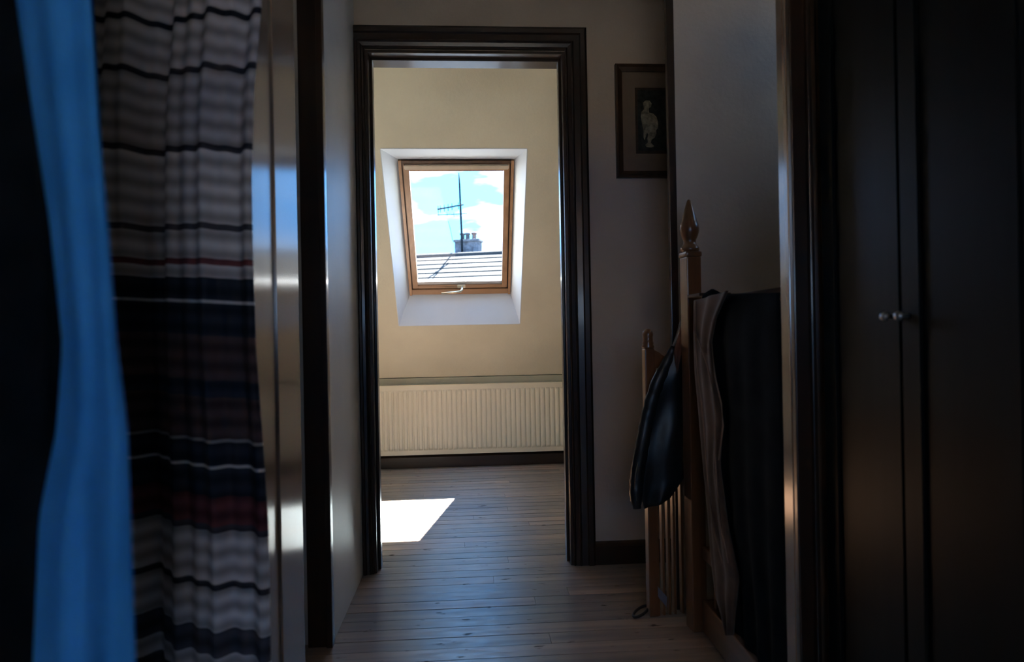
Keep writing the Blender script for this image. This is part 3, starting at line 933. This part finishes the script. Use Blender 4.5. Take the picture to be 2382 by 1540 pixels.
# slatted gate beside the newel
gt = tag(empty('slatted_gate', (0.66, 2.05, 0)), 'narrow slatted wooden gate with knobbed post behind the black jacket', 'gate')
GY = 2.050
tlink(link('gate_post', boxes((0.556, 0.588, GY - 0.002, GY + 0.028, 0.0, 0.862), bevel=0.003), M['newel'], gt), gt)
bm = bmesh.new()
lathe(bm, 0.572, GY + 0.013, [(0.018, 0.862), (0.0205, 0.868), (0.017, 0.875), (0.0185, 0.880), (0.016, 0.885), (0.016, 0.900), (0.0175, 0.908), (0.015, 0.918), (0.009, 0.924), (0.003, 0.926)], 20)
tlink(link('post_knob', bm, M['newel'], gt, smooth=True), gt)
bm = bmesh.new()
prism(bm, [Vector((x, GY + 0.004, z)) for x, z in ((0.588, 0.858), (0.604, 0.850), (0.62, 0.838), (0.668, 0.828), (0.668, 0.790), (0.588, 0.800))], (0, 0.016, 0))
tlink(link('top_rail', bm, M['newel'], gt), gt)
for px in (1516, 1529, 1542, 1556, 1569, 1588):
    x = on_y(px, 1250, GY).x
    tlink(link('slat', boxes((x - 0.0042, x + 0.0042, GY + 0.002, GY + 0.022, 0.0, 0.80), bevel=0.0015), M['newel'], gt), gt)

nw.rotation_euler.z = math.radians(6)
gt.rotation_euler.z = math.radians(6)

bm = bmesh.new()
prism(bm, [on_y(a, b, GY - 0.014) for a, b in ((1530, 1364), (1552, 1389), (1550, 1412), (1531, 1388))], (0, 0.0015, 0))
tag(link('grey_card', bm, M['card']), 'small grey card stuck on the gate slats near the floor', 'card')

# stairs going down behind the banister
st = struct(empty('stairs', (0.74, 1.75, -0.02)), 'dark wooden stairs going down behind the banister', 'stairs')
for k in range(7):
    x = 0.745 + k * 0.15
    z = -0.05 - 0.19 * (k + 1)
    tlink(link('tread', boxes((x, x + 0.17, 1.445, 2.085, z - 0.03, z)), M['casing_x'], st), st)
    tlink(link('riser', boxes((x, x + 0.015, 1.445, 2.085, z, z + 0.16)), M['casing_x'], st), st)

# ------------------------------------------------------------------ black jacket on the gate
jk = tag(empty('black_jacket', (0.58, 1.94, 0.4)), 'shiny black jacket hanging left of the newel post', 'jacket')
JY = 2.008
Lp = [(1584, 742), (1574, 778), (1562, 812), (1540, 850), (1518, 898), (1502, 952), (1496, 1010), (1489, 1080), (1490, 1150), (1498, 1183)]
Rp = [(1592, 742), (1592, 780), (1592, 830), (1592, 900), (1592, 960), (1592, 1010), (1592, 1060), (1592, 1100), (1592, 1112), (1560, 1160)]
L3 = [on_y(a, b, JY) for a, b in Lp]
R3 = [on_y(a - 3, b, JY) for a, b in Rp]
bm = bmesh.new()
cloth(bm, L3, R3, (0, -1, 0), 0.042, lambda u, v: 0.006 * math.sin(9 * u + 3 * v) * v + 0.003 * math.sin(17 * v + 5 * u), nu=20, nv=44, edge=0.35)
tlink(link('body', bm, M['jacket'], jk, smooth=True), jk)
sp = [(1568, 806), (1550, 846), (1530, 888), (1515, 935), (1503, 985), (1495, 1030), (1486, 1080), (1481, 1120), (1479, 1155), (1482, 1183)]
sr = [0.010, 0.017, 0.021, 0.022, 0.022, 0.022, 0.023, 0.0225, 0.020, 0.013]
pth, rr = [], []
for k in range(len(sp) - 1):
    for q in range(4):
        t = q / 4
        a, b = sp[k], sp[k + 1]
        pth.append(on_y(a[0] + (b[0] - a[0]) * t, a[1] + (b[1] - a[1]) * t, JY - 0.012 + 0.003 * math.sin(k * 2 + q)))
        rr.append((sr[k] + (sr[k + 1] - sr[k]) * t) * (1 + 0.06 * math.sin(2.3 * (4 * k + q))))
pth.append(on_y(*sp[-1], JY - 0.012))
rr.append(sr[-1])
bm = bmesh.new()
tube(bm, pth, rr, seg=14, flat=0.75, up=Vector((0, 1, 0)))
slv = tlink(link('sleeve', bm, M['jacket'], jk, smooth=True), jk)
bm = bmesh.new()
tube(bm, [on_y(a, b, JY - 0.034) for a, b in ((1484, 1075), (1478, 1105), (1477, 1135), (1480, 1165))], 0.0011, seg=6)
tlink(link('cuff_piping', bm, M['zip'], jk, smooth=True), jk)
bm = bmesh.new()
cloth(bm, [on_y(a, b, JY - 0.02) for a, b in ((1589, 738), (1580, 775), (1568, 815), (1570, 845), (1573, 868))],
      [on_y(a, b, JY - 0.02) for a, b in ((1592, 738), (1592, 770), (1590, 800), (1582, 835), (1575, 868))], (0, -1, 0), 0.012, lambda u, v: 0.002 * math.sin(8 * u), nu=8, nv=16)
tlink(link('lining', bm, M['lining'], jk, smooth=True), jk)

# ------------------------------------------------------------------ coats over the banister (they hang down its left side)
def side_outline(pts, X):
    return [on_x(a, b, X) for a, b in pts]
dc = tag(empty('dark_coat', (0.66, 1.6, 0.3)), 'blue-black coat draped over the banister beside the door jamb', 'coat')
Lp = [(1652, 684), (1655, 760), (1660, 860), (1668, 960), (1672, 1080), (1684, 1200), (1700, 1300), (1712, 1372), (1716, 1470)]
R3 = [Vector((0.677, 1.367, z)) for z in (1.0, 0.85, 0.7, 0.55, 0.4, 0.25, 0.13, 0.115)]
bm = bmesh.new()
cloth(bm, side_outline(Lp, 0.660), R3, (-1, 0, 0), 0.014, lambda u, v: 0.004 * math.sin(22 * u + 2 * v) * (0.3 + v) , nu=36, nv=36, edge=0.5)
tlink(link('hanging_side', bm, M['navy_cloth'], dc, smooth=True), dc)
bm = bmesh.new()
path = [(0.674, 0.985), (0.677, 1.000), (0.690, 1.012), (0.710, 1.016), (0.732, 1.012), (0.748, 0.998), (0.753, 0.90), (0.756, 0.60)]
yA, yB = 1.364, 1.865
vsA = [bm.verts.new((x, yA, z)) for x, z in path]
vsB = [bm.verts.new((x, yB, z)) for x, z in path]
ins = [(x + (0.710 - x) * 0.14, z - 0.006) for x, z in path]
viA = [bm.verts.new((x, yA, z)) for x, z in ins]
viB = [bm.verts.new((x, yB, z)) for x, z in ins]
for i in range(len(path) - 1):
    bm.faces.new((vsA[i], vsA[i + 1], vsB[i + 1], vsB[i]))
    bm.faces.new((viA[i], viB[i], viB[i + 1], viA[i + 1]))
    bm.faces.new((vsA[i], viA[i], viA[i + 1], vsA[i + 1]))
    bm.faces.new((vsB[i], vsB[i + 1], viB[i + 1], viB[i]))
bm.faces.new((vsA[0], vsB[0], viB[0], viA[0]))
bm.faces.new((vsA[-1], viA[-1], viB[-1], vsB[-1]))
tlink(link('folded_top', bm, M['brown_cloth'], dc, smooth=True), dc)
bm = bmesh.new()
tube(bm, [Vector((0.660, y_, z_)) for y_, z_ in ((1.80, 0.93), (1.79, 0.985), (1.76, 1.012), (1.72, 1.020), (1.68, 1.016))] , [0.008, 0.012, 0.014, 0.012, 0.006], seg=10)
tlink(link('collar_roll', bm, M['navy_cloth'], dc, smooth=True), dc)

bc = tag(empty('brown_coat', (0.65, 1.8, 0.05)), 'brown coat with pale bound edges hanging beside the newel post to a point', 'coat')
Lp = [(1616, 700), (1617, 780), (1620, 860), (1630, 960), (1640, 1080), (1650, 1200), (1655, 1300), (1664, 1385), (1692, 1478)]
Rp = [(1696, 676), (1668, 740), (1656, 800), (1668, 900), (1680, 980), (1672, 1080), (1690, 1230), (1714, 1345), (1701, 1478)]
bm = bmesh.new()
cloth(bm, side_outline(Lp, 0.642), side_outline(Rp, 0.642), (-1, 0, 0), 0.012, lambda u, v: 0.004 * math.sin(14 * u + 4 * v), nu=20, nv=44, edge=0.5)
tlink(link('hanging_front', bm, M['brown_cloth'], bc, smooth=True), bc)
for ln in ([(1618, 700), (1616, 770), (1628, 800), (1645, 850), (1655, 890), (1664, 960), (1664, 1060), (1668, 1130), (1680, 1240), (1694, 1310)],
           [(1617, 770), (1622, 850), (1632, 940), (1640, 1030), (1648, 1130), (1662, 1240), (1680, 1310)],
           [(1656, 800), (1662, 870), (1678, 940), (1682, 990), (1672, 1070)]):
    bm = bmesh.new()
    tube(bm, side_outline(ln, 0.6325), 0.0022, seg=6)
    tlink(link('edge_binding', bm, M['brown_edge'], bc, smooth=True), bc)
bm = bmesh.new()
box(bm, 0.652, 0.745, 1.80, 1.905, 1.0175, 1.026, bevel=0.003)
tlink(link('folded_top', bm, M['brown_cloth'], bc), bc)

# black loop on the floor
bm = bmesh.new()
c0 = on_z(1491, 1427, 0.006)
pth = []
for k in range(20):
    a = 2 * PI * k / 20
    pth.append((c0.x + 0.030 * math.cos(a), c0.y + 0.022 * math.sin(a) + 0.02 * math.cos(a), 0.007 + 0.012 * (1 + math.cos(a)) / 2))
tube(bm, pth, 0.0045, seg=8, closed=True)
tag(link('strap_loop', bm, M['black_strap'], smooth=True), 'small black strap loop lying on the floor at the gate post', 'strap')

# ------------------------------------------------------------------ wardrobe at the right
wd = tag(empty('wardrobe', (0.95, 1.03, 0)), 'black stained wardrobe filling the right side of the picture', 'wardrobe')
WXF = 0.745
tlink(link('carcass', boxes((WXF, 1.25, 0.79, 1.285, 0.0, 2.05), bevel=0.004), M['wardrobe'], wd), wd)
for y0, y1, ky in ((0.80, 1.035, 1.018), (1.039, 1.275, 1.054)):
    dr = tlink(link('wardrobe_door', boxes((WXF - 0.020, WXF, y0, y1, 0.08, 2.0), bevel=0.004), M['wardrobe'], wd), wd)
    bm = bmesh.new()
    fr = 0.045
    for q in ((y0, y0 + fr, 0.08, 2.0), (y1 - fr, y1, 0.08, 2.0)):
        box(bm, WXF - 0.026, WXF - 0.020, q[0] + 0.002, q[1] - 0.002, q[2] + 0.004, q[3] - 0.004)
    for q in ((0.084, 0.18), (1.9, 1.996)):
        box(bm, WXF - 0.026, WXF - 0.020, y0 + fr, y1 - fr, q[0], q[1])
    tr_ = link('door_frame', bm, M['wardrobe'], dr)
    bm = bmesh.new()
    tube(bm, [(WXF - 0.026, ky, 0.94), (WXF - 0.036, ky, 0.94), (WXF - 0.040, ky, 0.94), (WXF - 0.048, ky, 0.94)], [0.004, 0.004, 0.009, 0.006], seg=12)
    kb = link('knob', bm, M['steel'], dr, smooth=True)

# ------------------------------------------------------------------ clothes hanging on the left
rl = tag(empty('clothes_rail', (-0.52, 0.8, 1.8)), 'steel clothes rail hung from the ceiling above the garments', 'clothes rail')
bm = bmesh.new()
tube(bm, [(-0.52, 0.30, 1.80), (-0.52, 1.30, 1.80)], 0.012, seg=12)
tlink(link('rail_tube', bm, M['steel'], rl, smooth=True), rl)
for y_ in (0.34, 1.26):
    bm = bmesh.new()
    tube(bm, [(-0.52, y_, 1.80), (-0.52, y_, ZL)], 0.007, seg=10)
    tlink(link('drop_rod', bm, M['steel'], rl, smooth=True), rl)

def hanger(cx, cy, w, label):
    h_ = tag(empty('clothes_hanger', (cx, cy, 1.62)), label, 'hanger')
    bm = bmesh.new()
    tube(bm, [(cx - w, cy, 1.60), (cx - w * 0.5, cy, 1.655), (cx, cy, 1.685), (cx + w * 0.5, cy, 1.655), (cx + w, cy, 1.60)], [0.007, 0.008, 0.009, 0.008, 0.007], seg=8)
    tlink(link('hanger_arms', bm, M['newel'], h_, smooth=True), h_)
    bm = bmesh.new()
    tube(bm, [(cx, cy, 1.685), (cx, cy, 1.755), (cx + 0.012, cy, 1.775)] + [(-0.52 + 0.016 * math.cos(a), cy, 1.80 + 0.016 * math.sin(a)) for a in (-0.6, 0.0, 0.7, 1.5, 2.3, 3.0)], 0.002, seg=6)
    tlink(link('hook', bm, M['steel'], h_, smooth=True), h_)
    return h_
hanger(-0.50, 1.06, 0.15, 'wooden hanger carrying the striped cloth')
hanger(-0.52, 0.52, 0.08, 'wooden hanger carrying the blue cloth')

# striped garment
SY = 1.06
sg = tag(empty('striped_cloth', (-0.53, SY, 0.25)), 'dark striped woven cloth hanging beside the glossy door', 'cloth')
def xr(z):
    # right edge of the cloth, shifting a little with height
    return -0.324 - 0.020 * max(0, min(1, (1.40 - z) / 0.12)) + 0.016 * max(0, min(1, (0.95 - z) / 0.3))
L3 = [Vector((-0.68, SY + 0.05, z)) for z in (1.59, 1.3, 1.0, 0.7, 0.4, 0.22)]
L3[0].x = -0.66
R3 = [Vector((xr(1.59 - 0.137 * k), SY, 1.59 - 0.137 * k)) for k in range(11)]
def sfold(u, v):
    # the left half swings back, a deep crease runs down the middle, soft folds at the right
    k = 0.030 * math.exp(-((u - 0.50 + 0.10 * v) / 0.10) ** 2)
    return -k * 1.6 - 0.05 * max(0, 0.45 - u) + 0.012 * math.sin(26 * u + 1.5 * v) * (0.3 + 0.7 * u) + 0.006 * math.sin(60 * u)
bm = bmesh.new()
cloth(bm, L3, R3, (0, -1, 0), 0.006, sfold, nu=70, nv=60, edge=0.7)
tlink(link('woven_panel', bm, M['striped'], sg, smooth=True), sg)
bm = bmesh.new()
cloth(bm, [Vector((-0.66, SY, 1.585)), Vector((-0.655, SY, 1.62))], [Vector((-0.345, SY, 1.585)), Vector((-0.37, SY, 1.61))], (0, -1, 0), 0.03, lambda u, v: 0.0, nu=16, nv=4)
tlink(link('shoulder_fold', bm, M['striped'], sg, smooth=True), sg)

# blue cloth, close to the camera
BY = 0.50
bg = tag(empty('blue_cloth', (-0.36, BY, 0.2)), 'soft blue cloth strip hanging close at the left edge, out of focus', 'cloth')
Rpx = [(200, -200), (214, 0), (232, 300), (252, 520), (272, 800), (296, 1000), (306, 1300), (314, 1540), (316, 1700)]
Lpx = [(10, -200), (40, 0), (85, 300), (120, 520), (150, 800), (135, 1000), (95, 1200), (80, 1540), (80, 1700)]
R3 = [on_y(a, b, BY) for a, b in Rpx]
L3 = [on_y(a, b, BY + 0.05) for a, b in Lpx]
def bfold(u, v):
    low = max(0, min(1, (v - 0.58) / 0.15))
    return 0.018 * math.sin(PI * u) - 0.016 * low * math.exp(-((u - 0.5) / 0.16) ** 2) + 0.004 * math.sin(14 * u + 3 * v)
bm = bmesh.new()
cloth(bm, L3, R3, (0.35, -1, 0), 0.010, bfold, nu=40, nv=44, edge=0.6)
tlink(link('hanging_panel', bm, M['blue_cloth'], bg, smooth=True), bg)
bm = bmesh.new()
cloth(bm, [Vector((-0.58, BY + 0.05, 1.60)), L3[0]], [Vector((-0.46, BY, 1.60)), R3[0]], (0.35, -1, 0), 0.010, lambda u, v: 0.018 * math.sin(PI * u) * v, nu=16, nv=10)
tlink(link('upper_part', bm, M['blue_cloth'], bg, smooth=True), bg)

# dark garment behind the blue one
NY_ = 0.78
ng = tag(empty('dark_garment', (-0.52, NY_, 0.2)), 'blue-black garment hanging behind the blue cloth at the left edge', 'garment')
L3 = [Vector((x, NY_ + 0.03, z)) for x, z in ((-0.66, 1.58), (-0.71, 1.3), (-0.73, 0.9), (-0.74, 0.5), (-0.75, 0.2))]
R3 = [Vector((x, NY_, z)) for x, z in ((-0.44, 1.58), (-0.435, 1.3), (-0.425, 0.9), (-0.42, 0.5), (-0.42, 0.2))]
bm = bmesh.new()
cloth(bm, L3, R3, (0, -1, 0), 0.02, lambda u, v: 0.014 * math.sin(22 * u + 2 * v), nu=44, nv=30, edge=0.5)
tlink(link('body', bm, M['navy_cloth'], ng, smooth=True), ng)
bm = bmesh.new()
tube(bm, [(-0.64, NY_ - 0.02, 1.56), (-0.69, NY_ - 0.03, 1.35), (-0.70, NY_ - 0.035, 1.1), (-0.69, NY_ - 0.035, 0.85)], [0.05, 0.055, 0.05, 0.04], seg=12, flat=0.5, up=Vector((0, 1, 0)))
tlink(link('sleeve', bm, M['navy_cloth'], ng, smooth=True), ng)
hanger(-0.52, NY_, 0.12, 'wooden hanger carrying the blue-black garment')

# ------------------------------------------------------------------ outside: the house across the street
struct(link('ground_outside', boxes((-60, 60, -60, 90, -6.3, -6.0)), M['ground']), 'street ground far below the skylight', 'ground')
HY = 24.0
HA = math.radians(-17)
ridge_p = on_y(1080, 592, HY)
hs = tag(empty('neighbour_house', (ridge_p.x, HY, -6.0)), 'house across the street with pale slate roof below a chimney', 'house')
hs.rotation_euler.z = HA
RZ = ridge_p.z + 6.0                      # ridge height in the house frame
PT = math.radians(38)
HL = 7.0
def hlink(name, bm, mat, smooth=False):
    return link(name, bm, mat, hs, smooth)
run = 4.2
hlink('house_wall', boxes((-HL + 0.3, HL - 0.3, -run + 0.35, run - 0.35, 0, RZ - run * math.tan(PT) + 0.2)), M['render_wall'])
bm = bmesh.new()
prism(bm, [Vector((-HL, -run, RZ - run * math.tan(PT))), Vector((-HL, 0, RZ)), Vector((-HL, run, RZ - run * math.tan(PT)))], (2 * HL, 0, 0))
hlink('roof_core', bm, M['slate'])
nc = 18
cs = (run / math.cos(PT)) / nc
for k in range(nc):
    a, b = k * cs, (k + 1) * cs + 0.03
    def rp(d, lift):
        return Vector((0, -d * math.cos(PT) - lift * math.sin(PT), RZ - d * math.sin(PT) + lift * math.cos(PT)))
    q = [rp(a, 0.004), rp(b, 0.035), rp(b, 0.006), rp(a, 0.001)]
    bm = bmesh.new()
    prism(bm, [p + Vector((-HL, 0, 0)) for p in q], (2 * HL, 0, 0))
    hlink('slate_course', bm, M['slate'])
bm = bmesh.new()
tube(bm, [(-HL, 0, RZ + 0.0), (HL, 0, RZ + 0.0)], 0.085, seg=12)
hlink('ridge_tiles', bm, M['ridge'])
# chimney on the ridge; its own position in the house frame
inv = Matrix.Rotation(-HA, 4, 'Z')
def house_local(p):
    return inv @ (p - Vector((ridge_p.x, HY, -6.0)))
def house_on(px, py, yl):
    o_ = house_local(CP)
    d_ = inv @ ray(px, py)
    return o_ + d_ * ((yl - o_.y) / d_.y)
def house_world(px, py, yl):
    return Matrix.Translation(Vector((ridge_p.x, HY, -6.0))) @ Matrix.Rotation(HA, 4, 'Z') @ house_on(px, py, yl)
cl_, cr_ = house_on(1058, 580, 0.85), house_on(1113, 580, 0.85)
cb = RZ - 1.3
ct = house_on(1086, 562, 0.85).z
cw0, cw1 = cl_.x, cr_.x
cym = 1.1
hlink('chimney_stack', boxes((cw0, cw1, cym - 0.25, cym + 0.25, cb, ct)), M['stack'])
hlink('chimney_cap', boxes((cw0 - 0.05, cw1 + 0.05, cym - 0.31, cym + 0.31, ct, ct + 0.09), bevel=0.015), M['stack'])
pt_ = house_on(1086, 541, 1.0).z
for px, mt, r in ((1076, 'pot', 0.10), (1088, 'pot', 0.095), (1103, 'pot_pink', 0.10)):
    cx = house_on(px, 550, cym).x
    bm = bmesh.new()
    zb = ct + 0.085
    lathe(bm, cx, cym, [(r * 0.95, zb), (r * 1.0, zb + 0.04), (r * 0.84, zb + 0.08), (r * 0.80, pt_ - 0.08), (r * 1.12, pt_ - 0.07), (r * 1.15, pt_ - 0.01), (r * 0.85, pt_)], 16)
    hlink('chimney_pot', bm, M[mt], True)

an = tag(empty('tv_aerial', house_world(1073, 545, 0.7)), 'thin television aerial mast rising from the chimney', 'aerial')
def alink(name, pts, r):
    bm = bmesh.new()
    tube(bm, pts, r, seg=8)
    o = link(name, bm, M['aerial'], an, True)
    return tlink(o, an)
alink('mast', [house_world(1075, 586, 0.7), house_world(1074, 545, 0.7), house_world(1071, 478, 0.7), house_world(1069, 430, 0.7), house_world(1067.5, 402, 0.7)], [0.042, 0.042, 0.040, 0.036, 0.022])
alink('boom', [house_world(1078, 476, 0.7 - 0.04), house_world(1018, 487, 0.7 - 0.9)], 0.030)
for t in (0.10, 0.2, 0.45, 0.6, 0.75, 0.9, 0.98):
    p = house_world(1078, 476, 0.7 - 0.04).lerp(house_world(1018, 487, 0.7 - 0.9), t)
    alink('element', [p + Vector((0, 0, -0.13)), p + Vector((0, 0, 0.13))], 0.015)
alink('boom', [house_world(1086, 497, 0.7 + 0.05), house_world(1018, 500, 0.7 + 0.2)], 0.017)
for px in (1086, 1056, 1040, 1020):
    p = house_world(px, 499, 0.8)
    alink('element', [p + Vector((0, -0.25, 0.03)), p + Vector((0, 0.25, -0.03))], 0.007)
alink('cable', [house_world(1043, 515, 0.7), house_world(1047, 530, 0.7), house_world(1053, 560, 0.7)], 0.008)
